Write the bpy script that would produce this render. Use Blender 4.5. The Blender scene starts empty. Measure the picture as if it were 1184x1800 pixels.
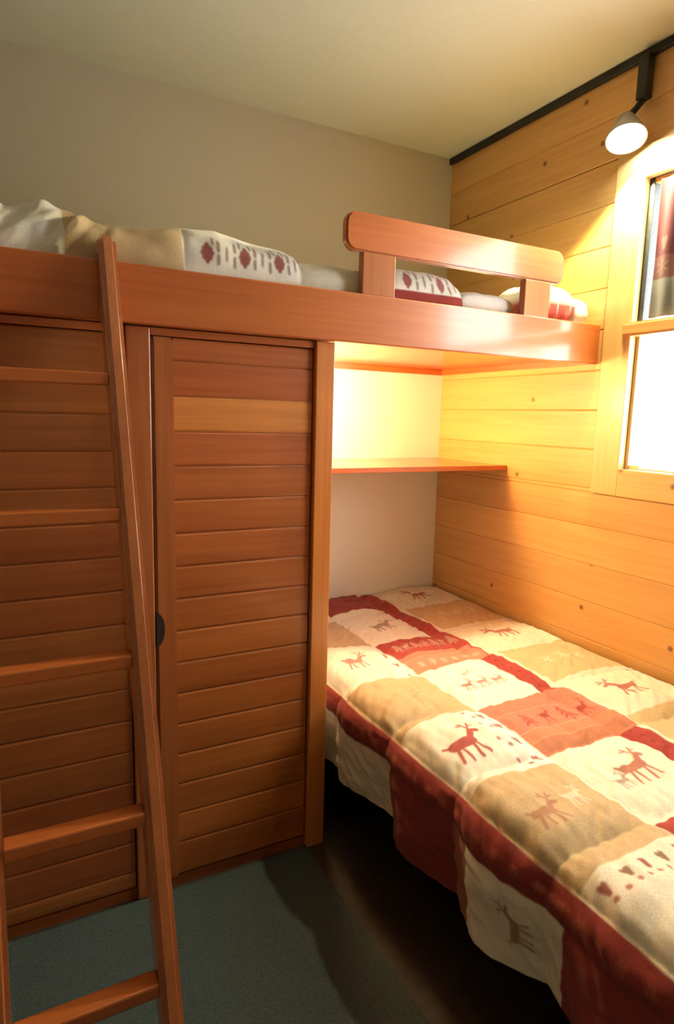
import bpy, bmesh, math, random
import numpy as np
from mathutils import Vector, Matrix

random.seed(7)
rng = np.random.default_rng(11)
scene = bpy.context.scene
COL = scene.collection

# ------------------------------------------------------------------ camera
F_PX = 1105.08
CAM = Vector((-1.8667, -2.4863, 1.3298))
FW = Vector((0.46350, 0.87347, -0.14908)).normalized()
RT = Vector((0.88485, -0.46518, 0.02556)).normalized()
UP = RT.cross(FW).normalized()
cd = bpy.data.cameras.new('camera')
cd.sensor_fit = 'VERTICAL'
cd.sensor_height = 36.0
cd.sensor_width = 36.0
cd.lens = F_PX / 1800.0 * 36.0
cd.clip_start = 0.02
cam = bpy.data.objects.new('camera', cd)
COL.objects.link(cam)
cam.matrix_world = Matrix(((RT.x, UP.x, -FW.x, CAM.x), (RT.y, UP.y, -FW.y, CAM.y),
                           (RT.z, UP.z, -FW.z, CAM.z), (0, 0, 0, 1)))
scene.camera = cam

# ------------------------------------------------------------------ world, lights, exposure
world = bpy.data.worlds.new('World')
scene.world = world
world.use_nodes = True
bg = world.node_tree.nodes['Background']
bg.inputs['Color'].default_value = (0.98, 0.98, 0.95, 1)
bg.inputs['Strength'].default_value = 15.5

WIN_Y0, WIN_Y1, WIN_Z0, WIN_Z1 = -1.03, -1.93, 1.175, 2.118     # window opening
pl = bpy.data.lights.new('window_portal', 'AREA')
pl.shape = 'RECTANGLE'
pl.size = WIN_Z1 - WIN_Z0
pl.size_y = WIN_Y0 - WIN_Y1
pl.cycles.is_portal = True
po = bpy.data.objects.new('window_portal', pl)
COL.objects.link(po)
po.location = (0.115, (WIN_Y0 + WIN_Y1) / 2, (WIN_Z0 + WIN_Z1) / 2)
po.rotation_euler = (0, math.radians(90), 0)      # -Z of the light looks to -X, into the room

vs = scene.view_settings
vs.view_transform = 'Standard'
vs.look = 'None'
vs.gamma = 1.0
vs.use_curve_mapping = False
vs.exposure = 0.15

SPOT_POS = Vector((-0.092, -1.014, 2.220))
SPOT_DIR = Vector((-0.255, -0.306, -0.92)).normalized()
SPOT_W = 66.0
NICHE_POS = Vector((-0.965, -0.375, 1.440))
NICHE_W = 36.0

# ------------------------------------------------------------------ mesh helpers
def obj(name, bm, mat, parent=None, smooth=False):
    me = bpy.data.meshes.new(name)
    bm.normal_update()
    bm.to_mesh(me)
    bm.free()
    if smooth:
        for p in me.polygons:
            p.use_smooth = True
    if mat:
        me.materials.append(mat)
    o = bpy.data.objects.new(name, me)
    COL.objects.link(o)
    if parent:
        o.parent = parent
        o.matrix_parent_inverse = Matrix.Translation(-parent.location) if parent.type == 'EMPTY' else Matrix.Identity(4)
    return o

def bx(bm, x0, x1, y0, y1, z0, z1):
    x0, x1 = min(x0, x1), max(x0, x1)
    y0, y1 = min(y0, y1), max(y0, y1)
    z0, z1 = min(z0, z1), max(z0, z1)
    v = [bm.verts.new(c) for c in ((x0, y0, z0), (x1, y0, z0), (x1, y1, z0), (x0, y1, z0),
                                   (x0, y0, z1), (x1, y0, z1), (x1, y1, z1), (x0, y1, z1))]
    fs = [bm.faces.new([v[i] for i in q]) for q in
          ((0, 3, 2, 1), (4, 5, 6, 7), (0, 1, 5, 4), (1, 2, 6, 5), (2, 3, 7, 6), (3, 0, 4, 7))]
    return v, fs

def box(name, mat, x0, x1, y0, y1, z0, z1, parent=None, bev=0.0, seg=2, color=None):
    bm = bmesh.new()
    bx(bm, x0, x1, y0, y1, z0, z1)
    if bev:
        bmesh.ops.bevel(bm, geom=bm.edges[:], offset=bev, segments=seg, affect='EDGES', profile=0.5)
    o = obj(name, bm, mat, parent, smooth=False)
    if color:
        o.color = color
    return o

def prism(bm, pts, d):
    """pts: list of Vector outline, d: extrusion vector"""
    a = [bm.verts.new(p) for p in pts]
    b = [bm.verts.new(Vector(p) + Vector(d)) for p in pts]
    n = len(pts)
    fs = [bm.faces.new(a), bm.faces.new(list(reversed(b)))]
    for i in range(n):
        fs.append(bm.faces.new([a[i], b[i], b[(i + 1) % n], a[(i + 1) % n]]))
    bmesh.ops.recalc_face_normals(bm, faces=fs)
    return fs

def lathe(bm, prof, axis, origin, n=32):
    """prof: list of (t along axis, r)"""
    ax = Vector(axis).normalized()
    t1 = ax.orthogonal().normalized()
    t2 = ax.cross(t1)
    rings = []
    for t, r in prof:
        if r < 1e-6:
            rings.append([bm.verts.new(Vector(origin) + ax * t)])
        else:
            rings.append([bm.verts.new(Vector(origin) + ax * t + (t1 * math.cos(2 * math.pi * k / n) + t2 * math.sin(2 * math.pi * k / n)) * r) for k in range(n)])
    fs = []
    for a, b in zip(rings[:-1], rings[1:]):
        for k in range(n):
            k2 = (k + 1) % n
            if len(a) == 1 and len(b) == 1:
                continue
            if len(a) == 1:
                fs.append(bm.faces.new([a[0], b[k], b[k2]]))
            elif len(b) == 1:
                fs.append(bm.faces.new([a[k], b[0], a[k2]]))
            else:
                fs.append(bm.faces.new([a[k], b[k], b[k2], a[k2]]))
    bmesh.ops.recalc_face_normals(bm, faces=fs)

def empty(name, loc=(0, 0, 0)):
    o = bpy.data.objects.new(name, None)
    o.empty_display_size = 0.1
    o.location = loc
    COL.objects.link(o)
    return o

def tag(o, label, cat, group=None):
    o['label'] = label
    o['category'] = cat
    if group:
        o['group'] = group
    return o

def struct(o):
    o['kind'] = 'structure'
    return o

def grid_mesh(name, P, mat, parent=None, cols=None, smooth=True, thick=0.0):
    """P: (nu,nv,3) numpy array of points; cols: (nu,nv,3) linear colours"""
    nu, nv = P.shape[:2]
    idx = np.arange(nu * nv).reshape(nu, nv)
    q = np.stack([idx[:-1, :-1], idx[1:, :-1], idx[1:, 1:], idx[:-1, 1:]], -1).reshape(-1, 4)
    me = bpy.data.meshes.new(name)
    me.vertices.add(nu * nv)
    me.vertices.foreach_set('co', P.reshape(-1).astype(np.float32))
    me.loops.add(q.size)
    me.loops.foreach_set('vertex_index', q.reshape(-1).astype(np.int32))
    me.polygons.add(len(q))
    me.polygons.foreach_set('loop_start', (np.arange(len(q)) * 4).astype(np.int32))
    me.update(calc_edges=True)
    me.validate()
    me.polygons.foreach_set('use_smooth', np.full(len(me.polygons), smooth))
    if cols is not None:
        at = me.color_attributes.new('fabric_print', 'FLOAT_COLOR', 'POINT')
        c4 = np.ones((nu * nv, 4), np.float32)
        c4[:, :3] = cols.reshape(-1, 3)
        at.data.foreach_set('color', c4.reshape(-1))
    me.materials.append(mat)
    o = bpy.data.objects.new(name, me)
    COL.objects.link(o)
    if parent:
        o.parent = parent
    if thick:
        m = o.modifiers.new('thickness', 'SOLIDIFY')
        m.thickness = thick
        m.offset = -1
    return o

# ------------------------------------------------------------------ materials
def new_mat(name):
    m = bpy.data.materials.new(name)
    m.use_nodes = True
    nt = m.node_tree
    b = nt.nodes['Principled BSDF']
    return m, nt, b

def N(nt, t, **kw):
    n = nt.nodes.new(t)
    for k, v in kw.items():
        setattr(n, k, v)
    return n

def wood(name, dark, light, axis, rough=0.35, coat=0.3, grain=(60, 60, 2.2), knots=False, bump=0.05):
    """lacquered timber; axis = direction of the grain"""
    m, nt, b = new_mat(name)
    L = nt.links.new
    tc = N(nt, 'ShaderNodeTexCoord')
    oi = N(nt, 'ShaderNodeObjectInfo')
    mul = N(nt, 'ShaderNodeVectorMath', operation='SCALE')
    cmb = N(nt, 'ShaderNodeCombineXYZ')
    L(oi.outputs['Random'], cmb.inputs[0]); L(oi.outputs['Random'], cmb.inputs[1]); L(oi.outputs['Random'], cmb.inputs[2])
    L(cmb.outputs[0], mul.inputs[0]); mul.inputs['Scale'].default_value = 37.0
    add = N(nt, 'ShaderNodeVectorMath', operation='ADD')
    L(tc.outputs['Object'], add.inputs[0]); L(mul.outputs[0], add.inputs[1])
    mp = N(nt, 'ShaderNodeMapping')
    sc = [grain[0], grain[1], grain[0]]
    sc['XYZ'.index(axis)] = grain[2]
    mp.inputs['Scale'].default_value = sc
    L(add.outputs[0], mp.inputs['Vector'])
    n1 = N(nt, 'ShaderNodeTexNoise')
    n1.inputs['Scale'].default_value = 1.0; n1.inputs['Detail'].default_value = 5.0; n1.inputs['Distortion'].default_value = 0.6
    L(mp.outputs[0], n1.inputs['Vector'])
    mp2 = N(nt, 'ShaderNodeMapping')
    sc2 = [9, 9, 9]; sc2['XYZ'.index(axis)] = 1.1
    mp2.inputs['Scale'].default_value = sc2
    L(add.outputs[0], mp2.inputs['Vector'])
    n2 = N(nt, 'ShaderNodeTexNoise')
    n2.inputs['Scale'].default_value = 1.0; n2.inputs['Detail'].default_value = 2.0
    L(mp2.outputs[0], n2.inputs['Vector'])
    av = N(nt, 'ShaderNodeMath', operation='MULTIPLY_ADD')
    L(n1.outputs['Fac'], av.inputs[0]); av.inputs[1].default_value = 0.5
    hf = N(nt, 'ShaderNodeMath', operation='MULTIPLY'); L(n2.outputs['Fac'], hf.inputs[0]); hf.inputs[1].default_value = 0.5
    L(hf.outputs[0], av.inputs[2])
    cr = N(nt, 'ShaderNodeValToRGB')
    cr.color_ramp.elements[0].position = 0.33; cr.color_ramp.elements[0].color = (*dark, 1)
    cr.color_ramp.elements[1].position = 0.67; cr.color_ramp.elements[1].color = (*light, 1)
    L(av.outputs[0], cr.inputs[0])
    mx = N(nt, 'ShaderNodeMix', data_type='RGBA', blend_type='MULTIPLY')
    mx.inputs['Factor'].default_value = 1.0
    L(cr.outputs[0], mx.inputs['A']); L(oi.outputs['Color'], mx.inputs['B'])
    out = mx.outputs['Result']
    if knots:
        sx = N(nt, 'ShaderNodeSeparateXYZ'); L(add.outputs[0], sx.inputs[0])
        cx_ = N(nt, 'ShaderNodeCombineXYZ'); L(sx.outputs[1], cx_.inputs[0]); L(sx.outputs[2], cx_.inputs[1])
        vo = N(nt, 'ShaderNodeTexVoronoi', voronoi_dimensions='2D')
        vo.inputs['Scale'].default_value = 4.6
        L(cx_.outputs[0], vo.inputs['Vector'])
        kr = N(nt, 'ShaderNodeValToRGB')
        kr.color_ramp.elements[0].position = 0.022; kr.color_ramp.elements[0].color = (1, 1, 1, 1)
        kr.color_ramp.elements[1].position = 0.058; kr.color_ramp.elements[1].color = (0, 0, 0, 1)
        L(vo.outputs['Distance'], kr.inputs[0])
        sc_ = N(nt, 'ShaderNodeSeparateColor'); L(vo.outputs['Color'], sc_.inputs[0])
        gt = N(nt, 'ShaderNodeMath', operation='GREATER_THAN'); L(sc_.outputs[0], gt.inputs[0]); gt.inputs[1].default_value = 0.55
        km = N(nt, 'ShaderNodeMath', operation='MULTIPLY'); L(kr.outputs[0], km.inputs[0]); L(gt.outputs[0], km.inputs[1])
        mk2 = N(nt, 'ShaderNodeMix', data_type='RGBA', blend_type='MIX')
        L(km.outputs[0], mk2.inputs['Factor']); L(out, mk2.inputs['A'])
        mk2.inputs['B'].default_value = (dark[0] * .38, dark[1] * .28, dark[2] * .25, 1)
        out = mk2.outputs['Result']
    L(out, b.inputs['Base Color'])
    b.inputs['Roughness'].default_value = rough
    b.inputs['Coat Weight'].default_value = coat
    b.inputs['Coat Roughness'].default_value = 0.13
    bp = N(nt, 'ShaderNodeBump')
    bp.inputs['Strength'].default_value = bump; bp.inputs['Distance'].default_value = 0.004
    L(n1.outputs['Fac'], bp.inputs['Height']); L(bp.outputs[0], b.inputs['Normal'])
    return m

def plain(name, col, rough=0.6, metal=0.0, noise=0.0, nscale=60.0, bump=0.0):
    m, nt, b = new_mat(name)
    b.inputs['Roughness'].default_value = rough
    b.inputs['Metallic'].default_value = metal
    L = nt.links.new
    tc = N(nt, 'ShaderNodeTexCoord')
    n = N(nt, 'ShaderNodeTexNoise'); n.inputs['Scale'].default_value = nscale; n.inputs['Detail'].default_value = 4
    L(tc.outputs['Object'], n.inputs['Vector'])
    cr = N(nt, 'ShaderNodeValToRGB')
    cr.color_ramp.elements[0].position = 0.3; cr.color_ramp.elements[0].color = (*[c * (1 - noise) for c in col], 1)
    cr.color_ramp.elements[1].position = 0.7; cr.color_ramp.elements[1].color = (*[min(1, c * (1 + noise)) for c in col], 1)
    L(n.outputs['Fac'], cr.inputs[0]); L(cr.outputs[0], b.inputs['Base Color'])
    if bump:
        bp = N(nt, 'ShaderNodeBump'); bp.inputs['Strength'].default_value = bump; bp.inputs['Distance'].default_value = 0.004
        L(n.outputs['Fac'], bp.inputs['Height']); L(bp.outputs[0], b.inputs['Normal'])
    return m

def fabric(name, translucent=0.0, color=None, holes=0.0):
    m, nt, b = new_mat(name)
    L = nt.links.new
    tc = N(nt, 'ShaderNodeTexCoord')
    n = N(nt, 'ShaderNodeTexNoise'); n.inputs['Scale'].default_value = 260; n.inputs['Detail'].default_value = 2
    L(tc.outputs['Object'], n.inputs['Vector'])
    mx = N(nt, 'ShaderNodeMix', data_type='RGBA', blend_type='MULTIPLY')
    mx.inputs['Factor'].default_value = 1
    if color is None:
        at = N(nt, 'ShaderNodeVertexColor', layer_name='fabric_print')
        L(at.outputs['Color'], mx.inputs['A'])
    else:
        mx.inputs['A'].default_value = (*color, 1)
    cr = N(nt, 'ShaderNodeValToRGB')
    cr.color_ramp.elements[0].color = (0.82, 0.82, 0.82, 1); cr.color_ramp.elements[1].color = (1.0, 1.0, 1.0, 1)
    cr.color_ramp.elements[0].position = 0.3; cr.color_ramp.elements[1].position = 0.65
    L(n.outputs['Fac'], cr.inputs[0]); L(cr.outputs[0], mx.inputs['B'])
    L(mx.outputs['Result'], b.inputs['Base Color'])
    b.inputs['Roughness'].default_value = 0.9
    b.inputs['Specular IOR Level'].default_value = 0.15
    b.inputs['Sheen Weight'].default_value = 0.1
    bp = N(nt, 'ShaderNodeBump'); bp.inputs['Strength'].default_value = 0.15; bp.inputs['Distance'].default_value = 0.002
    L(n.outputs['Fac'], bp.inputs['Height']); L(bp.outputs[0], b.inputs['Normal'])
    if translucent:
        tr = N(nt, 'ShaderNodeBsdfTranslucent'); L(mx.outputs['Result'], tr.inputs['Color'])
        ms = N(nt, 'ShaderNodeMixShader'); ms.inputs[0].default_value = translucent
        L(b.outputs[0], ms.inputs[1]); L(tr.outputs[0], ms.inputs[2])
        last = ms
        if holes:
            tp = N(nt, 'ShaderNodeBsdfTransparent')
            last = N(nt, 'ShaderNodeMixShader'); last.inputs[0].default_value = holes
            L(ms.outputs[0], last.inputs[1]); L(tp.outputs[0], last.inputs[2])
        L(last.outputs[0], nt.nodes['Material Output'].inputs['Surface'])
    return m

def glow(name, col, strength):
    m, nt, b = new_mat(name)
    b.inputs['Base Color'].default_value = (0.9, 0.9, 0.9, 1)
    b.inputs['Emission Color'].default_value = (*col, 1)
    b.inputs['Emission Strength'].default_value = strength
    return m

def glass_mat():
    m, nt, b = new_mat('window_glass')
    L = nt.links.new
    nt.nodes.remove(b)
    tr = N(nt, 'ShaderNodeBsdfTransparent'); tr.inputs[0].default_value = (0.95, 0.97, 0.97, 1)
    gl = N(nt, 'ShaderNodeBsdfGlossy'); gl.inputs['Roughness'].default_value = 0.02
    lw = N(nt, 'ShaderNodeLayerWeight'); lw.inputs['Blend'].default_value = 0.5
    pw = N(nt, 'ShaderNodeMath', operation='POWER'); L(lw.outputs['Facing'], pw.inputs[0]); pw.inputs[1].default_value = 5.0
    fr = N(nt, 'ShaderNodeMath', operation='MULTIPLY_ADD'); L(pw.outputs[0], fr.inputs[0]); fr.inputs[1].default_value = 0.9; fr.inputs[2].default_value = 0.03
    ms = N(nt, 'ShaderNodeMixShader')
    L(fr.outputs[0], ms.inputs[0]); L(tr.outputs[0], ms.inputs[1]); L(gl.outputs[0], ms.inputs[2])
    L(ms.outputs[0], nt.nodes['Material Output'].inputs['Surface'])
    return m

PINE_Y = wood('pine_panelling', (0.59, 0.305, 0.090), (0.72, 0.420, 0.140), 'Y', rough=0.42, coat=0.15, knots=True)
PINE_Z = wood('pine_upright', (0.60, 0.36, 0.12), (0.72, 0.47, 0.18), 'Z', rough=0.42, coat=0.15, knots=True)
RED_X = wood('red_lacquered_wood_horizontal', (0.37, 0.086, 0.016), (0.52, 0.142, 0.029), 'X', rough=0.36, coat=0.7)
RED_Y = wood('red_lacquered_wood_depth', (0.37, 0.086, 0.016), (0.52, 0.142, 0.029), 'Y', rough=0.33, coat=0.5)
RED_Z = wood('red_lacquered_wood_upright', (0.32, 0.083, 0.018), (0.45, 0.138, 0.034), 'Z', rough=0.36, coat=0.7)
PLANK_M = wood('wardrobe_plank_wood', (0.28, 0.069, 0.014), (0.41, 0.117, 0.026), 'X', rough=0.40, coat=0.35)
PAINT = plain('pale_wall_paint', (0.58, 0.51, 0.38), 0.8, noise=0.02, nscale=90, bump=0.12)
WPANEL = plain('white_panel', (0.90, 0.88, 0.80), 0.6, noise=0.01, nscale=60)
CEIL = plain('ceiling_paint', (0.76, 0.75, 0.60), 0.85, noise=0.02, nscale=120, bump=0.12)
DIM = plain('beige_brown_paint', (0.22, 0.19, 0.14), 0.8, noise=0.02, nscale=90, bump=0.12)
BLACK = plain('black_metal', (0.012, 0.012, 0.013), 0.5, noise=0.1)
FLOOR_M = plain('dark_brown_floor', (0.032, 0.021, 0.013), 0.6, noise=0.25, nscale=40)
RUG_M = plain('grey_green_carpet', (0.045, 0.063, 0.058), 0.95, noise=0.3, nscale=220, bump=0.6)
DARK = plain('recess_shade_color', (0.03, 0.014, 0.008), 0.95)
SEAL = plain('dark_window_seal', (0.03, 0.033, 0.033), 0.5, noise=0.3, nscale=80)
GREY = plain('grey_render', (0.17, 0.17, 0.16), 0.85, noise=0.2, nscale=30, bump=0.3)
SNOW = plain('snow', (0.85, 0.88, 0.92), 0.8, noise=0.03, nscale=3, bump=0.3)
MATT = fabric('mattress_ticking', color=(0.62, 0.58, 0.50))
PRINT = fabric('patchwork_fabric')
WHITE_F = fabric('white_cotton', color=(0.82, 0.79, 0.72))
TAN_F = fabric('tan_blanket', color=(0.45, 0.32, 0.19))
NET = fabric('white_net', translucent=0.5, color=(0.86, 0.86, 0.84), holes=0.6)
CURT = fabric('curtain_print', translucent=0.04)
GLASS = glass_mat()

# ------------------------------------------------------------------ the room
H = 2.503
XL, YF = -2.10, -3.10            # left wall and the wall behind the camera
XO = 0.10                        # outer face of the window wall
struct(box('floor', FLOOR_M, XL - .1, XO, YF - .1, 0.1, -0.1, 0.0))
struct(box('ceiling', CEIL, XL - .1, XO, YF - .1, 0.1, H, H + 0.1))
wall_b = struct(box('wall_back', PAINT, XL - .1, XO, 0.0, 0.1, 0.0, H))
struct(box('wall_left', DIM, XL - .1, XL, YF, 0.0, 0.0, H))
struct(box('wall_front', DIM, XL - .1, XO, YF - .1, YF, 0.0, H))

bm = bmesh.new()                 # window wall behind the boards, with its opening
PB = 0.016                       # board thickness
bx(bm, PB, XO, YF, 0.0, 0.0, WIN_Z0)
bx(bm, PB, XO, YF, 0.0, WIN_Z1, H)
bx(bm, PB, XO, WIN_Y0, 0.0, WIN_Z0, WIN_Z1)
bx(bm, PB, XO, YF, WIN_Y1, WIN_Z0, WIN_Z1)
wall_r = struct(obj('wall_right', bm, GREY))

CAS_W = 0.105
CY0, CY1 = WIN_Y0 + CAS_W, WIN_Y1 - CAS_W       # outer casing lines
CZ0, CZ1 = 1.085, 2.213
seam0, pitch = 0.683, 0.1389
zs = [seam0 + pitch * k for k in range(-5, 14)]
zs = [z for z in zs if z > 0.01 and z < H]
zs = [0.0] + zs + [H]
prng = random.Random(3)
def pine_plank(y0, y1, z0, z1):
    c = prng.uniform(0.90, 1.06)
    bm = bmesh.new()
    # a board with V-grooved edges on the room side, origin at its middle so that the grain differs
    g = 0.0035
    ym, zm = (y0 + y1) / 2, (z0 + z1) / 2
    pts = [Vector((PB, y0 - ym, z0 - zm)), Vector((g, y0 - ym, z0 - zm)), Vector((0, y0 - ym, z0 - zm + g)), Vector((0, y0 - ym, z1 - zm - g)),
           Vector((g, y0 - ym, z1 - zm)), Vector((PB, y0 - ym, z1 - zm))]
    prism(bm, pts, (0, y1 - y0, 0))
    o = obj('plank', bm, PINE_Y, wall_r)
    o.location = (0, ym, zm)
    o.color = (c, c * prng.uniform(.97, 1.0), c * prng.uniform(.92, 1.0), 1)
for z0, z1 in zip(zs[:-1], zs[1:]):
    if z1 - z0 < 0.012:
        continue
    if z1 <= CZ0 + .001 or z0 >= CZ1 - .001:
        pine_plank(YF + .001, -.001, z0, z1)
    else:
        cuts = [z0]
        for c in (CZ0, CZ1):
            if z0 < c < z1:
                cuts.append(c)
        cuts.append(z1)
        for a, b_ in zip(cuts[:-1], cuts[1:]):
            if b_ - a < .006:
                continue
            if a >= CZ0 - .0001 and b_ <= CZ1 + .0001:
                pine_plank(CY0, -.001, a, b_)
                pine_plank(YF + .001, CY1, a, b_)
            else:
                pine_plank(YF + .001, -.001, a, b_)

# black strip along the ceiling, the track of the spotlight
struct(box('trim_1', BLACK, -0.018, -0.0005, YF + .001, -0.001, H - 0.028, H - 0.0005, bev=0.003, seg=1))

# ------------------------------------------------------------------ window
win = struct(empty('window_1', (0.0, (WIN_Y0 + WIN_Y1) / 2, WIN_Z0)))
box('casing', PINE_Z, -0.014, PB, WIN_Y0 - .004, CY0, CZ0 + .0, CZ1, win, bev=0.003)
box('casing', PINE_Z, -0.014, PB, CY1, WIN_Y1 + .004, CZ0, CZ1, win, bev=0.003)
box('casing', PINE_Y, -0.014, PB, WIN_Y1 + .004, WIN_Y0 - .004, WIN_Z1 - .004, CZ1, win, bev=0.003)
box('casing', PINE_Y, -0.016, PB, WIN_Y1 + .004, WIN_Y0 - .004, CZ0, WIN_Z0 + .004, win, bev=0.003)
box('sash_frame', SEAL, 0.017, 0.072, WIN_Y0 - .020, WIN_Y0 - .0005, 1.6645, WIN_Z1 - .0045, win, bev=0.002)
box('sash_frame', PINE_Z, 0.018, 0.045, WIN_Y0 - .016, WIN_Y0 - .0005, WIN_Z0 + .0045, 1.6640, win, bev=0.002)
box('sash_frame', PINE_Z, 0.018, 0.045, WIN_Y1 + .0005, WIN_Y1 + .016, WIN_Z0 + .0045, WIN_Z1 - .0045, win, bev=0.002)
box('sash_frame', PINE_Y, 0.018, 0.045, WIN_Y1 + .016, WIN_Y0 - .016, WIN_Z1 - .020, WIN_Z1 - .0045, win, bev=0.002)
box('sash_frame', PINE_Y, 0.018, 0.045, WIN_Y1 + .016, WIN_Y0 - .016, WIN_Z0 + .0045, WIN_Z0 + .018, win, bev=0.002)
# glazing bar, standing proud and lapping over the casing
bm = bmesh.new()
bx(bm, -0.028, 0.034, WIN_Y1 - .025, WIN_Y0 + .025, 1.620, 1.664)
bmesh.ops.bevel(bm, geom=bm.edges[:], offset=0.008, segments=3, affect='EDGES')
bar = obj('glazing_bar', bm, PINE_Y, win)
box('pane', GLASS, 0.030, 0.034, WIN_Y1 + .016, WIN_Y0 - .016, WIN_Z0 + .018, 1.6195, win)
box('pane', GLASS, 0.030, 0.034, WIN_Y1 + .016, WIN_Y0 - .016, 1.6645, WIN_Z1 - .020, win)

struct(box('ground', SNOW, 0.11, 14.0, -14.0, 12.0, -0.9, -0.6))

# ------------------------------------------------------------------ bunk (upper)
RB, RTZ = 1.537, 1.672
bunk = empty('upper_bunk', (-1.05, -0.45, RB))
tag(bunk, 'reddish lacquered wooden upper bunk bed built along the pale back wall', 'bunk bed')
box('front_rail', RED_X, XL + .001, -0.004, -0.905, -0.876, RB, RTZ, bunk, bev=0.004)
box('base_board', RED_X, XL + .001, -0.001, -0.8755, -0.001, 1.562, 1.580, bunk, color=(1.25, 1.3, 1.3, 1))
box('cleat', RED_X, -1.03, -0.022, -0.028, -0.001, 1.538, 1.5615, bunk)
box('cleat', RED_Y, -0.022, -0.001, -0.874, -0.001, 1.538, 1.5615, bunk)
# guard: board with rounded corners on two posts
def rounded_board(name, x0, x1, z0, z1, r, mat, parent, y0=-0.905, y1=-0.877, bev=0.005):
    pts = []
    for cx, cz, a0 in ((x1 - r, z1 - r, 0), (x0 + r, z1 - r, 90), (x0 + r, z0 + r, 180), (x1 - r, z0 + r, 270)):
        for k in range(7):
            a = math.radians(a0 + 15 * k)
            pts.append(Vector((cx + r * math.cos(a), y0, cz + r * math.sin(a))))
    bm = bmesh.new()
    prism(bm, pts, (0, y1 - y0, 0))
    es = [e for e in bm.edges if abs(e.verts[0].co.y - e.verts[1].co.y) < 1e-6]
    bmesh.ops.bevel(bm, geom=es, offset=bev, segments=2, affect='EDGES')
    return obj(name, bm, mat, parent)
guard = rounded_board('guard_board', -1.020, -0.200, 1.783, 1.886, 0.032, RED_X, bunk)
box('guard_post', RED_Z, -0.966, -0.858, -0.904, -0.878, RTZ - .002, 1.7835, bunk, bev=0.003)
box('guard_post', RED_Z, -0.366, -0.256, -0.904, -0.878, RTZ - .002, 1.7835, bunk, bev=0.003)

# ------------------------------------------------------------------ wardrobe under the bunk
WY = -0.875
wd = empty('wardrobe', (-1.55, -0.45, 0))
tag(wd, 'reddish wooden wardrobe with horizontal plank doors under the upper bunk', 'wardrobe')
box('side_panel', WPANEL, -1.056, -1.034, -0.845, -0.002, 0.0, 1.561, wd, bev=0.001, seg=1)
box('corner_post', RED_Z, -1.091, -1.0335, WY - .006, -0.846, 0.0, 1.5365, wd, bev=0.003, color=(1.5, 1.7, 1.4, 1))
box('middle_post', RED_Z, -1.598, -1.5385, WY, -0.845, 0.0, 1.5365, wd, bev=0.004)
box('header', RED_X, -1.538, -1.0915, WY + .004, -0.845, 1.517, 1.5365, wd, bev=0.002)
box('header', RED_X, XL + .001, -1.599, WY + .004, -0.845, 1.517, 1.5365, wd, bev=0.002)
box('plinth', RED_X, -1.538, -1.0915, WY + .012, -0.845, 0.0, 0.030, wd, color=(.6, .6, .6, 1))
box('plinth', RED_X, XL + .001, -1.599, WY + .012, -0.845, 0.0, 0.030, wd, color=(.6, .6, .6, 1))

def plank_mesh(w, h, d, bev):
    bm = bmesh.new()
    # slightly barrel-fronted plank with deep chamfers: reads as a groove between planks
    n = 5
    zz = [-h / 2, -h / 2 + bev, -h / 6, h / 6, h / 2 - bev, h / 2]
    yy = [0.0032, 0.0008, 0.0, 0.0, 0.0008, 0.0032]
    pts = [Vector((-w / 2, y, z)) for y, z in zip(yy, zz)] + [Vector((-w / 2, d, h / 2)), Vector((-w / 2, d, -h / 2))]
    prism(bm, pts, (w, 0, 0))
    me = bpy.data.meshes.new('plank')
    bm.to_mesh(me); bm.free()
    me.materials.append(PLANK_M)
    return me

def door(x0, x1, stile_x, stile_side, top_seam, tones):
    """door leaf: backing and one upright stile in one mesh, planks and pull as pieces"""
    bm = bmesh.new()
    bx(bm, x0, x1, -0.856, -0.848, 0.034, 1.515)
    sx0, sx1 = (x0, stile_x) if stile_side < 0 else (stile_x, x1)
    v, fs = bx(bm, sx0, sx1, WY + .000, -0.8565, 0.034, 1.515)
    es = [e for f in fs for e in f.edges]
    bmesh.ops.bevel(bm, geom=list(set(es)), offset=0.006, segments=4, affect='EDGES')
    d = obj('door', bm, RED_Z, wd)
    px0, px1 = (stile_x, x1) if stile_side < 0 else (x0, stile_x)
    px0 += .0005; px1 -= .0025
    bounds = [1.515] + [top_seam - 0.0885 * k for k in range(0, 17) if top_seam - 0.0885 * k > 0.05] + [0.034]
    cache = {}
    k = 0
    for a, b_ in zip(bounds[:-1], bounds[1:]):
        h = round(a - b_ - 0.001, 4)
        if h not in cache:
            cache[h] = plank_mesh(px1 - px0, h, 0.009, 0.005)
        o = bpy.data.objects.new('plank', cache[h])
        COL.objects.link(o)
        o.parent = d
        o.location = ((px0 + px1) / 2, WY + .009, (a + b_) / 2)
        c = tones[k % len(tones)]
        o.color = (*c, 1)
        k += 1
    return d
t1 = [(1.0, .95, .95), (1.02, .92, .95), (1.5, 1.95, 1.8), (.98, .9, .95), (1.0, 1.0, .95), (1.0, .98, .9), (.98, .95, .9), (1.0, 1.02, .9),
      (.97, 1.0, .85), (1.03, 1.08, .9), (.95, .98, .85), (1.0, 1.05, .85), (.97, 1.0, .8), (1.02, 1.08, .85), (.95, 1.02, .8), (1.05, 1.1, .9), (.9, .95, .8), (.95, 1, .8)]
t1 = [tuple(1.18 * q for q in c) for c in t1]  # right door toned lighter, stronger light put into the plank colour
d1 = door(-1.5365, -1.0935, -1.4825, -1, 1.460, t1)
t2 = [(.95, 1.05, .95), (1.0, 1.1, 1.0), (.85, .9, .8), (.9, .9, .85), (.85, .88, .8), (.9, .85, .8), (.85, .82, .8), (.9, .85, .8)]  # left door toned darker, the dimmer side's shade put into plank colour
d2 = door(XL + .002, -1.600, -1.72 - .33, -1, 1.410, t2)
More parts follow.
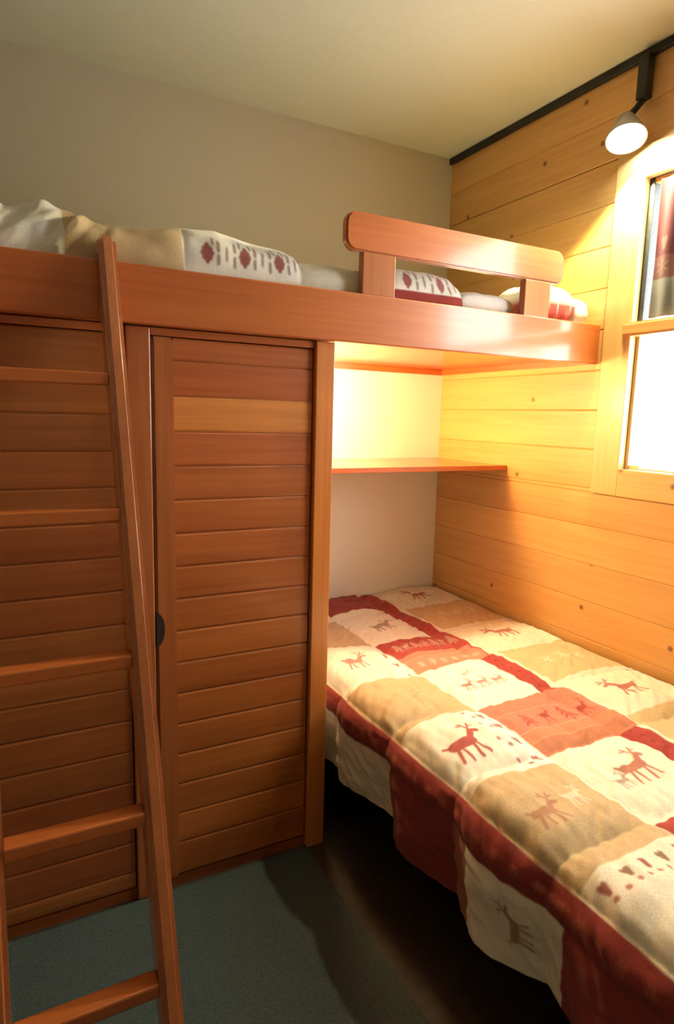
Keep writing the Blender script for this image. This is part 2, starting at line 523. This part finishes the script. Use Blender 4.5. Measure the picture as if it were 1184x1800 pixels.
# finger pull: half-oval laid on the stile edge, dark colour standing for recess shade
bm = bmesh.new()
pts = []
for k in range(21):
    a = math.radians(-90 + 9 * k)
    pts.append(Vector((-1.5365 + 0.022 * math.cos(a), WY - .0006, 0.767 + 0.046 * math.sin(a))))
prism(bm, pts, (0, 0.006, 0))
fp = obj('finger_pull', bm, DARK, d1)
fp['label'] = 'dark oval finger pull at the door edge, recess shade by colour'

box('niche_panel', WPANEL, -1.0335, -0.0005, -0.0065, -0.0005, 0.0, 1.5375, wall_b)

# ------------------------------------------------------------------ shelf in the niche
sh = box('shelf', RED_X, -1.0335, -0.001, -0.4825, -0.007, 1.128, 1.148, bev=0.002, color=(1.15, 1.1, 1.0, 1))
tag(sh, 'thin reddish wooden shelf in the lit niche above the lower bed', 'shelf')

# wall lamp on the wardrobe's side panel, above the shelf
nl = empty('wall_lamp', (-1.034, NICHE_POS.y, NICHE_POS.z))
tag(nl, 'small lit wall lamp on the wardrobe side in the niche above the shelf', 'lamp')
bm = bmesh.new(); lathe(bm, [(0, 0), (0, .035), (.012, .035), (.016, .012), (.03, .012), (.03, 0)], (1, 0, 0), (-1.0335, NICHE_POS.y, NICHE_POS.z), 24)
obj('lamp_base', bm, BLACK, nl, True)
bm = bmesh.new(); lathe(bm, [(.028, 0), (.03, .02), (.04, .032), (.055, .036), (.07, .032), (.080, .018), (.083, 0)], (1, 0, 0), (-1.0335, NICHE_POS.y, NICHE_POS.z), 24)
obj('bulb', bm, glow('warm_bulb_glass', (1.0, 0.72, 0.30), 30.0), nl, True).visible_shadow = True
ld = bpy.data.lights.new('niche_light', 'POINT')
ld.energy = NICHE_W; ld.color = (1.0, 0.76, 0.34); ld.shadow_soft_size = 0.09
lo = bpy.data.objects.new('niche_light', ld); COL.objects.link(lo)
lo.location = (-0.915, NICHE_POS.y, NICHE_POS.z)

# ------------------------------------------------------------------ spotlight hanging from the black track
sp = empty('spotlight', (-0.027, -1.013, 2.345))
tag(sp, 'lit spotlight hanging on a black stem above the window', 'lamp')
box('stem', BLACK, -0.044, -0.010, -1.031, -0.995, 2.345, H - 0.0285, sp, bev=0.004)
bm = bmesh.new()
o0 = SPOT_POS
lathe(bm, [(-.085, 0), (-.085, .020), (-.06, .034), (-.004, .060), (.004, .062), (.004, .057), (-.002, .055)], SPOT_DIR, o0, 36)
obj('lamp_head', bm, plain('satin_grey_metal', (.5, .5, .5), .35, .6), sp, True)
bm = bmesh.new()
pA = Vector((-0.027, -1.013, 2.346)); pB = o0 - SPOT_DIR * .07
dd = (pB - pA)
lathe(bm, [(0, 0), (0, .010), (dd.length, .010), (dd.length, 0)], dd, pA, 16)
obj('swivel', bm, BLACK, sp, True)
bm = bmesh.new()
lathe(bm, [(-.003, .0549), (.006, .049), (.013, .027), (.015, 0)], SPOT_DIR, o0, 36)
obj('lamp_lens', bm, glow('cool_lens', (0.80, 1.0, 1.0), 60.0), sp, True)
sl = bpy.data.lights.new('spot_beam', 'SPOT')
sl.energy = SPOT_W; sl.color = (1.0, 0.88, 0.48)
sl.spot_size = math.radians(151); sl.spot_blend = 0.10; sl.shadow_soft_size = 0.03
so = bpy.data.objects.new('spot_beam', sl); COL.objects.link(so)
so.location = o0 + SPOT_DIR * 0.045
so.rotation_euler = SPOT_DIR.to_track_quat('-Z', 'Y').to_euler()

# ------------------------------------------------------------------ fabric print tools
CREAM = np.array((0.78, 0.71, 0.57)); TAN = np.array((0.50, 0.36, 0.20)); RED = np.array((0.36, 0.055, 0.045))
DRED = np.array((0.25, 0.03, 0.03)); PINK = np.array((0.56, 0.20, 0.13)); BROWN = np.array((0.22, 0.10, 0.06)); WHITE = np.array((0.80, 0.76, 0.68))
ORNG = np.array((0.52, 0.20, 0.11))

def vnoise(a, b, seed):
    r = np.random.default_rng(seed)
    T = r.random((64, 64))
    ia, ib = np.floor(a).astype(int), np.floor(b).astype(int)
    fa, fb = a - ia, b - ib
    fa = fa * fa * (3 - 2 * fa); fb = fb * fb * (3 - 2 * fb)
    g = lambda i, j: T[i % 64, j % 64]
    return (g(ia, ib) * (1 - fa) + g(ia + 1, ib) * fa) * (1 - fb) + (g(ia, ib + 1) * (1 - fa) + g(ia + 1, ib + 1) * fa) * fb - 0.5

def capsules(A, B, caps, w, h, soft):
    """coverage 0..1 of a union of round-ended strokes, edges softened over one mesh cell"""
    d = np.full(A.shape, 9.0)
    for x0, y0, x1, y1, r in caps:
        dx, dy = x1 - x0, y1 - y0
        t = np.clip(((A - x0) * dx + (B - y0) * dy) / max(dx * dx + dy * dy, 1e-9), 0, 1)
        d = np.minimum(d, np.sqrt((A - x0 - t * dx) ** 2 + (B - y0 - t * dy) ** 2) - r)
    return np.clip(.5 - d * min(w, h) / soft, 0, 1)
DEER = [(.25, .50, .62, .50, .12), (.62, .52, .80, .74, .07), (.80, .76, .94, .72, .05), (.26, .45, .16, .10, .035), (.33, .45, .36, .08, .03),
        (.58, .45, .60, .10, .035), (.64, .45, .80, .14, .03), (.80, .80, .70, 1.0, .025), (.80, .80, .92, 1.0, .025), (.75, .92, .62, .94, .02), (.86, .9, .98, .90, .02), (.18, .55, .10, .62, .035)]
TREE = [(.5, .05, .5, .9, .05), (.5, .85, .3, .65, .05), (.5, .85, .7, .65, .05), (.5, .62, .2, .4, .05), (.5, .62, .8, .4, .05), (.5, .4, .12, .18, .05), (.5, .4, .88, .18, .05)]
HEART = [(.33, .66, .5, .2, .17), (.67, .66, .5, .2, .17), (.4, .6, .6, .6, .17)]
SNOWF = [(.5, .05, .5, .95, .05), (.1, .27, .9, .73, .05), (.1, .73, .9, .27, .05), (.35, .88, .5, .7, .035), (.65, .88, .5, .7, .035), (.35, .12, .5, .3, .035), (.65, .12, .5, .3, .035)]

class Print:
    """paints patches and motifs on a cloth; R grows to the right as seen, U grows upwards"""
    def __init__(s, R, U, base, soft=.004):
        s.R, s.U, s.soft = R, U, soft
        s.C = np.empty(R.shape + (3,)); s.C[:] = base
    def rect(s, r0, r1, u0, u1, c, a=1.0):
        r0, r1, u0, u1 = min(r0, r1), max(r0, r1), min(u0, u1), max(u0, u1)
        d = np.minimum(np.minimum(s.R - r0, r1 - s.R), np.minimum(s.U - u0, u1 - s.U))
        k = (np.clip(.5 + d / s.soft, 0, 1) * a)[..., None]
        s.C = s.C * (1 - k) + c * k
    def motif(s, caps, r, u, w, h, c, a=0.9, flip=False):
        A = (s.R - r) / w + .5; B = (s.U - u) / h + .5
        if flip: A = 1 - A
        m = (A > -.3) & (A < 1.3) & (B > -.3) & (B < 1.3)
        k = (capsules(A[m], B[m], caps, w, h, s.soft) * a)[..., None]
        s.C[m] = s.C[m] * (1 - k) + c * k
    def hearts(s, r0, r1, u, n, c=None, size=.030):
        for k in range(n):
            r = r0 + (r1 - r0) * (k + .5) / n
            s.motif(HEART, r, u, size, size * 1.2, RED * .8 if k % 2 == 0 else BROWN)
    def dotrow(s, r0, r1, u, n, rad=.006, c=BROWN, along_r=True):
        for k in range(n):
            q = (k + .5) / n
            rr, uu = (r0 + (r1 - r0) * q, u) if along_r else (u, r0 + (r1 - r0) * q)
            s.motif([(.5, .5, .5, .5, .5)], rr, uu, rad * 2, rad * 2, c, .8)

# ------------------------------------------------------------------ lower bed
bed = empty('lower_bed', (-0.48, -1.04, 0))
tag(bed, 'low single bed along the pine wall, hidden beneath the patchwork quilt', 'bed')
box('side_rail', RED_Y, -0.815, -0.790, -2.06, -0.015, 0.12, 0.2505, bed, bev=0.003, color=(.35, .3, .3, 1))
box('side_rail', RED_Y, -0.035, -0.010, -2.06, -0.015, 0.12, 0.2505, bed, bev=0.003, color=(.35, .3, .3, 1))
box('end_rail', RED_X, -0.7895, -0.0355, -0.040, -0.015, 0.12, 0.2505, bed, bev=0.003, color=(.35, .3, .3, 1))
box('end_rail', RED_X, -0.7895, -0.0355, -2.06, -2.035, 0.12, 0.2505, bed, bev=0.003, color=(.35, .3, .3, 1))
for k in range(12):
    y = -0.12 - k * 0.165
    box('slat', PINE_Y, -0.789, -0.036, y - .04, y + .04, 0.232, 0.250, bed)
for x in (-0.8145, -0.0755):
    for y in (-0.08, -2.055):
        box('leg', RED_Z, x, x + .065, y, y + .065, 0.0, 0.1195, bed, bev=0.003)
mt = box('mattress', MATT, -0.935, -0.006, -2.05, -0.012, 0.2515, 0.478, bev=0.03, seg=3)
tag(mt, 'pale mattress of the lower bed covered by the patchwork quilt', 'mattress')

ST = 0.0032
us = np.arange(0.0, 1.247, ST)               # across: 0 at the pine wall, over the edge and down
vs_ = np.arange(0.0, 2.075, ST)              # along: 0 at the back wall, towards the camera
Ug, Vg = np.meshgrid(us, vs_, indexing='ij')
# cross-section by arc length: flat to x=-.90, quarter round r=.085, then down
R0, FLAT = 0.090, 0.912
arc = R0 * math.pi / 2
x = np.where(Ug < FLAT, Ug, 0.0); z = np.zeros_like(Ug); nx = np.zeros_like(Ug); nz = np.ones_like(Ug)
t = np.clip((Ug - FLAT) / R0, 0, math.pi / 2)
inr = Ug >= FLAT
x = np.where(inr, FLAT + R0 * np.sin(t), Ug)
z = np.where(inr, -R0 * (1 - np.cos(t)), 0)
nx = np.sin(t); nz = np.cos(t)
dn = np.clip(Ug - FLAT - arc, 0, None)
z = z - dn
x = x - dn * 0.10                            # hem hangs slightly inwards
# puffiness: each patch bulges, seams pull in
colb = np.array([-.02, .345, .395, .445, .705, .985, 1.06, 1.30])
rowb = {0: -.005, 1: 0.03}
def seam_dist(a, bounds):
    return np.min(np.abs(a[..., None] - np.asarray(bounds)), axis=-1)
du = seam_dist(Ug, [.345, .445, .705, .985, 1.06])
dv = seam_dist(Vg, [.0, .285, .57, .86, 1.145, 1.43, 1.715, 2.0])
puff = 0.016 * (1 - np.exp(-du / .03)) * (1 - np.exp(-dv / .03))
edgeb = np.exp(-((Ug - .92) / .16) ** 2)
puff += edgeb * 0.020 * (1 - np.exp(-dv / .06))
wr = 0.020 * vnoise(Ug * 5, Vg * 4, 1) + 0.012 * vnoise(Ug * 11 + 3, Vg * 9, 2) + 0.005 * vnoise(Ug * 26, Vg * 22, 3) + 0.0075 * vnoise(Ug * 14 + Vg * 16, Vg * 44 - Ug * 40, 4) + 0.004 * vnoise(Ug * 60, Vg * 18, 5)
dist_wall = np.clip(Ug / .05, 0, 1)
hgt = (puff + wr) * dist_wall
hgt += 0.020 * np.sin(Vg * 2 * math.pi / .31 + 1.0) * np.clip((Ug - 1.0) / .2, 0, 1)     # waves of the hanging side
zt = 0.508
# the quilt rises a little against the back wall
PX = -(x + nx * hgt); PZ = zt + z + nz * hgt
PX = np.minimum(PX, -0.018)
PY = -Vg - 0.012
PY = PY + 0.006 * vnoise(Ug * 9, Vg * 9, 8) * np.clip(Vg / .1, 0, 1)
PZ = np.where((Ug < .95) & (PZ < .487), .487 + (PZ - .487) * .1, PZ)
hem = np.clip((Ug - 1.15) / .1, 0, 1)
PZ = PZ + hem * 0.015 * np.sin(Vg * 7.0 + .8)
P = np.stack([PX, PY, PZ], -1)

# wavering patch lines
Uw = Ug + 0.008 * vnoise(Ug * 6, Vg * 7, 21); Vw = Vg + 0.008 * vnoise(Ug * 7, Vg * 6, 22)
pr = Print(-Uw, -Vw, CREAM)
def patch(u0, u1, v0, v1, c, a=1.0): pr.rect(-u1, -u0, -v1, -v0, c, a)
# column by the wall
rows = [0, .27, .55, .855, 1.125, 1.385, 1.66, 1.95, 2.2]
kinds = ['cream', 'tan', 'cream', 'tan', 'cream', 'tan', 'cream', 'tan']
for v0, v1, k in zip(rows[:-1], rows[1:], kinds):
    patch(-.1, .35, v0, v1, CREAM if k == 'cream' else TAN * 1.25)
    if k == 'cream':
        pr.motif(DEER, -.20, -(v0 + v1) / 2 - .01, .13, .12, RED, .85, flip=True)
        patch(-.1, .055, v0, v1, WHITE)
        for q in range(5):
            vv = v0 + (v1 - v0) * (q + .5) / 5
            pr.motif(HEART, -.03, -vv, .026, .03, BROWN if q % 2 else RED, .8)
    else:
        for q in range(3):
            pr.motif(SNOWF, -.10 - .075 * q, -(v0 + v1) / 2, .06, .06, CREAM, .7)
# thin red strip
patch(.352, .448, 0, .24, CREAM)
patch(.385, .448, .03, 2.2, RED)
for v in np.arange(.05, 2.05, .035):
    pr.motif([(.5, .5, .5, .5, .5)], -.418, -v, .012, .012, DRED, .8)
# middle column
patch(.448, .705, -.1, .25, RED * .85)
patch(.448, .705, .29, .60, CREAM); pr.motif(DEER, -.57, -.44, .12, .12, BROWN, .7)
patch(.385, .705, .605, .755, RED)
for q in range(7): pr.motif(DEER if q % 2 else TREE, -.42 - .04 * q, -.68, .042, .075, CREAM * .75, .55)
patch(.395, .705, .755, .785, PINK); patch(.395, .705, .785, .875, PINK * 1.15)
for q in range(6): pr.motif(SNOWF, -.425 - .047 * q, -.83, .03, .03, CREAM, .5)
patch(.448, .705, .88, 1.165, WHITE * .98)
for q in range(3): pr.motif(DEER, -.52 - .055 * q, -1.05 + .004 * q, .062, .07, PINK * .8 if q < 2 else BROWN, .85)
pr.motif(DEER, -.58, -.97, .045, .045, BROWN, .6)
patch(.365, .705, 1.17, 1.245, PINK * .95); patch(.365, .705, 1.245, 1.345, PINK * 1.05); patch(.365, .705, 1.345, 1.385, ORNG * 1.15); patch(.365, .705, 1.385, 1.44, ORNG * .95)
for q in range(4): pr.motif(TREE if q % 2 else DEER, -.42 - .072 * q, -1.295, .055, .085, RED * .9, .9)
patch(.448, .705, 1.44, 1.73, CREAM * 1.05); pr.motif(DEER, -.56, -1.575, .12, .13, PINK * .75, .95); pr.motif(DEER, -.63, -1.60, .06, .07, BROWN, .7)
patch(.448, .705, 1.73, 2.2, RED)
# column by the edge
patch(.708, .99, -.1, .30, CREAM * .95)
patch(.708, .99, .30, .595, TAN)
patch(.708, .99, .595, .905, CREAM)
patch(.708, .775, .61, .905, WHITE); 
for q in range(4): pr.motif(HEART, -.742, -.655 - .072 * q, .034, .038, BROWN if q % 2 else RED * .8, .85)
pr.motif(DEER, -.87, -.75, .11, .11, RED * .8, .75)
patch(.708, .99, .905, 1.19, TAN * 1.1); pr.motif(SNOWF, -.84, -1.05, .10, .10, TAN * .85, .5)
patch(.708, .99, 1.19, 1.475, CREAM)
patch(.708, .80, 1.19, 1.475, WHITE)
for q in range(4):
    pr.motif(HEART, -.738, -1.225 - .07 * q, .036, .040, RED * .85 if q % 2 else BROWN, .85)
    pr.motif([(.5, .5, .5, .5, .5)], -.772, -1.24 - .07 * q, .014, .014, BROWN, .8); pr.motif([(.5, .5, .5, .5, .5)], -.79, -1.215 - .07 * q, .012, .012, RED, .8)
pr.motif(DEER, -.885, -1.34, .135, .135, RED, .95)
patch(.708, .99, 1.475, 1.775, TAN * 1.08); pr.motif(DEER, -.90, -1.62, .10, .09, PINK * .6, .7); pr.motif(DEER, -.80, -1.60, .08, .07, CREAM, .6)
patch(.708, .99, 1.775, 2.2, CREAM * 1.02); pr.hearts(-.98, -.72, -1.81, 5); pr.motif(DEER, -.86, -1.93, .12, .12, RED, .9)
pr.dotrow(-.97, -.72, -1.84, 9, .006, RED)
# hanging side; most of its colours darkened to stand in for shade
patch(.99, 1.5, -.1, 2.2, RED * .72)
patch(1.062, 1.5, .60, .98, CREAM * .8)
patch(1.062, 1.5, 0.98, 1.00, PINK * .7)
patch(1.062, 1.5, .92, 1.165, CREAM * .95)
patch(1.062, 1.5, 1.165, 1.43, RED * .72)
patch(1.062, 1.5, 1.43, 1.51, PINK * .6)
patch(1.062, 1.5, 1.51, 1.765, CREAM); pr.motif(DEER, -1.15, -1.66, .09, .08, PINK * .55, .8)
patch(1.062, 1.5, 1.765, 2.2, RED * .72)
for v in np.arange(.05, 2.05, .05):
    pr.motif(SNOWF, -1.025, -v, .022, .022, PINK, .45)
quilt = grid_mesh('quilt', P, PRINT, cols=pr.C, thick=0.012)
tag(quilt, 'red, cream and tan patchwork quilt with reindeer spread over the lower bed', 'quilt')

# ------------------------------------------------------------------ bedding on the upper bunk
um = box('mattress', MATT, XL + .02, -0.01, -0.868, -0.015, 1.5805, 1.655, bev=0.02, seg=2)
tag(um, 'pale mattress on the upper bunk behind the front rail', 'mattress')
hx = np.array([-2.1, -1.95, -1.85, -1.79, -1.73, -1.67, -1.63, -1.55, -1.45, -1.36, -1.27, -1.20, -1.145, -1.13, -1.05, -.96, -.88, -.81, -.70, -.62, -.59])
hz = np.array([1.770, 1.785, 1.790, 1.797, 1.800, 1.786, 1.777, 1.783, 1.795, 1.800, 1.785, 1.780, 1.775, 1.755, 1.757, 1.752, 1.768, 1.776, 1.780, 1.772, 1.75])
xs = np.arange(XL + .006, -.588, .003)
prof = np.linspace(0, 1, 170)
Xg, Sg = np.meshgrid(xs, prof, indexing='ij')
top = np.interp(Xg, hx, hz)
# s: 0 tucked behind the rail -> up the puffy front -> back across the top
ang = np.clip(Sg / .42, 0, 1) * math.pi / 2
y0 = -0.868; zb = 1.6605
Yp = np.where(Sg < .42, y0 + 0.085 * (1 - np.cos(ang)), y0 + .085 + (Sg - .42) / .58 * .74)
Zp = zb + (top - zb) * np.sin(ang) ** .8
Zp = np.where(Sg < .42, Zp, top - 0.02 * (Sg - .42) / .58)
ruf = np.clip((-1.60 - Xg) / .12, 0, 1)
w = 0.010 * vnoise(Xg * 9, Sg * 7, 31) + .006 * vnoise(Xg * 22, Sg * 12, 32) + ruf * 0.048 * vnoise((Xg * 1.0 - Zp * .8) * 30, Sg * 4, 33)
puf = 0.012 * (1 - np.exp(-seam_dist(Xg, [-1.73, -1.45, -1.135, -.86]) / .02))
fr = np.sin(ang) ** 1
Yp = np.maximum(Yp - (w + puf) * np.where(Sg < .42, np.sin(2 * ang), 0) * 1.0, -.874)
Zp = Zp + (w * .8) * fr * np.clip((Sg) / .15, 0, 1)
Yp = np.minimum(Yp, -.012)
hgt_ = np.where(Sg < .42, Zp, Zp + .3)            # motif rows follow the height up the front
pu = Print(Xg + .008 * vnoise(Xg * 9, Sg * 9, 37), hgt_, TAN * .9)
DIAM = [(.5, .15, .5, .85, .14), (.25, .5, .75, .5, .14), (.38, .35, .62, .65, .2), (.38, .65, .62, .35, .2)]
DROP = [(.5, .2, .5, .8, .28)]
pu.rect(-2.2, -1.725, -1, 3, WHITE * .85)
pu.rect(-1.725, -1.45, -1, 3, TAN * .95)
pu.rect(-1.45, -1.137, -1, 3, WHITE)
def diamonds(x0, x1, zc, n):
    for q in range(n):
        xq = x0 + (x1 - x0) * (q + .5) / n
        pu.motif(DIAM, xq, zc, .042, .054, RED * .8, .9)
        dx = (x1 - x0) / n
        for f_, dz, w_, h_ in ((.28, .018, .016, .026), (.28, -.014, .016, .024), (.5, .002, .014, .034), (.72, .020, .016, .024), (.72, -.016, .016, .026), (.14, .03, .012, .018), (.86, .03, .012, .018)):
            pu.motif(DROP, xq + dx * f_, zc + dz, w_, h_, BROWN, .75)
diamonds(-1.44, -1.15, 1.728, 3)
pu.rect(-1.137, -.865, -1, 3, CREAM * .9)
pu.rect(-.865, -.5, -1, 3, WHITE)
pu.rect(-.865, -.5, -1, 1.705, RED * .75)
diamonds(-.85, -.61, 1.736, 2)
uq = grid_mesh('quilt', np.stack([Xg, Yp, Zp], -1), PRINT, cols=pu.C, thick=0.0)
tag(uq, 'rumpled patchwork quilt with diamond print on the upper bunk', 'quilt')

def pillow(name, cx, cy, cz, lx, ly, lz, mat, seed, colf=None, n=56, zmin=None):
    a = np.linspace(-1, 1, n)
    A, B = np.meshgrid(a, a, indexing='ij')
    r = (1 - np.abs(A) ** 3.2) * (1 - np.abs(B) ** 3.2)
    th = np.clip(r, 0, 1) ** .33
    pin = 1 - .06 * (A * B) ** 2
    nz_ = .10 * vnoise(A * 3 + 5, B * 3 + 5, seed) + .05 * vnoise(A * 8 + 9, B * 8 + 9, seed + 1)
    X = cx + lx / 2 * A * pin
    Y = cy + ly / 2 * B * pin
    Zt = cz + lz / 2 * th * (1 + nz_); Zb = cz - lz / 2 * th * .9
    if zmin is not None: Zb = np.maximum(Zb, zmin)
    bm = bmesh.new()
    vt = [[bm.verts.new((X[i, j], Y[i, j], Zt[i, j])) for j in range(n)] for i in range(n)]
    vb = [[vt[i][j] if (i in (0, n - 1) or j in (0, n - 1)) else bm.verts.new((X[i, j], Y[i, j], Zb[i, j])) for j in range(n)] for i in range(n)]
    for i in range(n - 1):
        for j in range(n - 1):
            bm.faces.new([vt[i][j], vt[i + 1][j], vt[i + 1][j + 1], vt[i][j + 1]])
            bm.faces.new([vb[i][j], vb[i][j + 1], vb[i + 1][j + 1], vb[i + 1][j]])
    o = obj(name, bm, mat, None, True)
    if colf:
        me = o.data
        co = np.empty(len(me.vertices) * 3, np.float32); me.vertices.foreach_get('co', co); co = co.reshape(-1, 3)
        at = me.color_attributes.new('fabric_print', 'FLOAT_COLOR', 'POINT')
        c4 = np.ones((len(co), 4), np.float32); c4[:, :3] = colf(co)
        at.data.foreach_set('color', c4.reshape(-1))
    return o
p1 = pillow('pillow', -0.47, -0.735, 1.700, .235, .25, .085, WHITE_F, 41, zmin=1.657)
tag(p1, 'small white pillow on the upper bunk behind the guard board', 'pillow')
def pc(co):
    pp = Print(co[:, 0], co[:, 2], WHITE)
    pp.rect(-1, 1, 1.0, 1.738, RED)
    for q in range(4):
        pp.motif(DEER if q % 2 == 0 else TREE, -.235 + .052 * q, 1.712, .034, .034, CREAM, .6)
        pp.motif(SNOWF, -.235 + .052 * q, 1.682, .03, .026, PINK * 1.2, .8)
    return pp.C
p2 = pillow('pillow', -0.190, -0.760, 1.724, .205, .225, .150, PRINT, 51, pc, n=90, zmin=1.657)
tag(p2, 'pillow with white top and red reindeer band at the bunk end by the window', 'pillow')
p3 = pillow('pillow', -0.052, -0.670, 1.712, .066, .40, .125, WHITE_F, 61, zmin=1.657)
tag(p3, 'plain white pillow squeezed between the pine wall and the red banded pillow', 'pillow')
bl = pillow('blanket', -0.445, -0.42, 1.712, .27, .36, .15, TAN_F, 71, zmin=1.657)
tag(bl, 'folded tan blanket on the upper bunk behind the small white pillow', 'blanket')

# ------------------------------------------------------------------ ladder
lad = empty('bunk_ladder', (-1.78, -1.25, 0))
tag(lad, 'narrow reddish wooden ladder leaning on the upper bunk rail', 'ladder')
LT = Vector((0, -0.930, 1.708)); LB = Vector((0, -1.5575, 0.0))
ldir = (LT - LB).normalized()
lnor = Vector((0, -ldir.z, ldir.y))           # towards the camera side
if lnor.y > 0: lnor = -lnor
DEP = 0.070
def stile(x0, x1):
    # front face on the line LB-LT; the back follows DEP behind it, the foot is cut level and the top notched over the rail
    back = -lnor * DEP
    slope = (LT.y - LB.y) / (LT.z - LB.z)
    fy = lambda z: LB.y + slope * z
    dpt = DEP / abs(lnor.y)
    ztop = 1.722
    zr = RTZ + .0008
    pts = [(fy(.0115), .0115), (fy(.0115) + dpt, .0115), (min(fy(RB - .03) + dpt, -.9065), RB - .03), (-.9065, RB), (-.9065, zr), (-.872, zr), (-.872, ztop - .02), (-.880, ztop), (fy(ztop) + .006, ztop), (fy(ztop - .012), ztop - .012)]
    bm = bmesh.new()
    prism(bm, [Vector((x0, y, z)) for y, z in pts], (x1 - x0, 0, 0))
    es = [e for e in bm.edges if abs(e.verts[0].co.x - e.verts[1].co.x) < 1e-6]
    bmesh.ops.bevel(bm, geom=es, offset=0.010, segments=5, affect='EDGES')
    return obj('stile', bm, RED_Z, lad)
stile(-1.659, -1.621)
stile(-1.940, -1.902)
slope = (LT.y - LB.y) / (LT.z - LB.z)
for k in range(5):
    zt_ = 0.287 + 0.2815 * k
    yf = LB.y + slope * (zt_ - .015)
    box('rung', RED_X, -1.9022, -1.6588, yf + .010, yf + .050, zt_ - .028, zt_, lad, bev=0.004)

# ------------------------------------------------------------------ carpet
rug = box('carpet', RUG_M, XL + .004, -1.094, YF + .004, -0.885, 0.0004, 0.011, bev=0.003, seg=1)
tag(rug, 'grey green carpet on the floor in front of the wardrobe', 'carpet')

# ------------------------------------------------------------------ curtains in the window
def curtain(name, yl, yr, z0, z1, xbase, amp, mat, colf=None, nfold=9, left=None):
    a = np.linspace(0, 1, 160); b_ = np.linspace(0, 1, 110)
    A, B = np.meshgrid(a, b_, indexing='ij')
    Z_ = z0 + (z1 - z0) * B
    L_ = np.interp(Z_, *left) if left else np.full_like(A, yl)
    Y_ = L_ + (yr - L_) * A
    X_ = xbase + amp * np.sin(A * nfold * 2 * math.pi + .6 * np.sin(B * 3)) + amp * .5 * vnoise(A * 14, B * 5, 81)
    P_ = np.stack([X_, Y_, Z_], -1)
    return grid_mesh(name, P_, mat, cols=colf(Y_, Z_) if colf else None, thick=.0015)
def cc(Y_, Z_):
    q = Print(-Y_, Z_, np.array((.17, .17, .165)))
    q.rect(-9, 9, 1.79, 3, np.array((.085, .018, .026)))
    q.rect(-9, 9, 1.79, 1.86, np.array((.12, .05, .048)))
    for k in range(8):
        q.motif(HEART, 1.12 + .06 * k, 1.90, .04, .05, np.array((.2, .1, .09)), .6)
        q.motif(SNOWF, 1.12 + .06 * k, 1.825, .05, .05, np.array((.19, .12, .11)), .6)
    return q.C
c1 = curtain('curtain', -1.088, -1.36, 1.672, 2.095, -0.004, .006, CURT, cc, nfold=4)
tag(c1, 'short dark red printed curtain with grey hem in the upper window panes', 'curtain')
c2 = curtain('curtain', -1.10, -1.30, 1.186, 1.612, -0.004, .006, NET, None, nfold=3, left=([1.18, 1.42, 1.55, 1.615], [-1.105, -1.112, -1.150, -1.185]))
tag(c2, 'white net curtain gathered aside in the lower window panes', 'curtain')
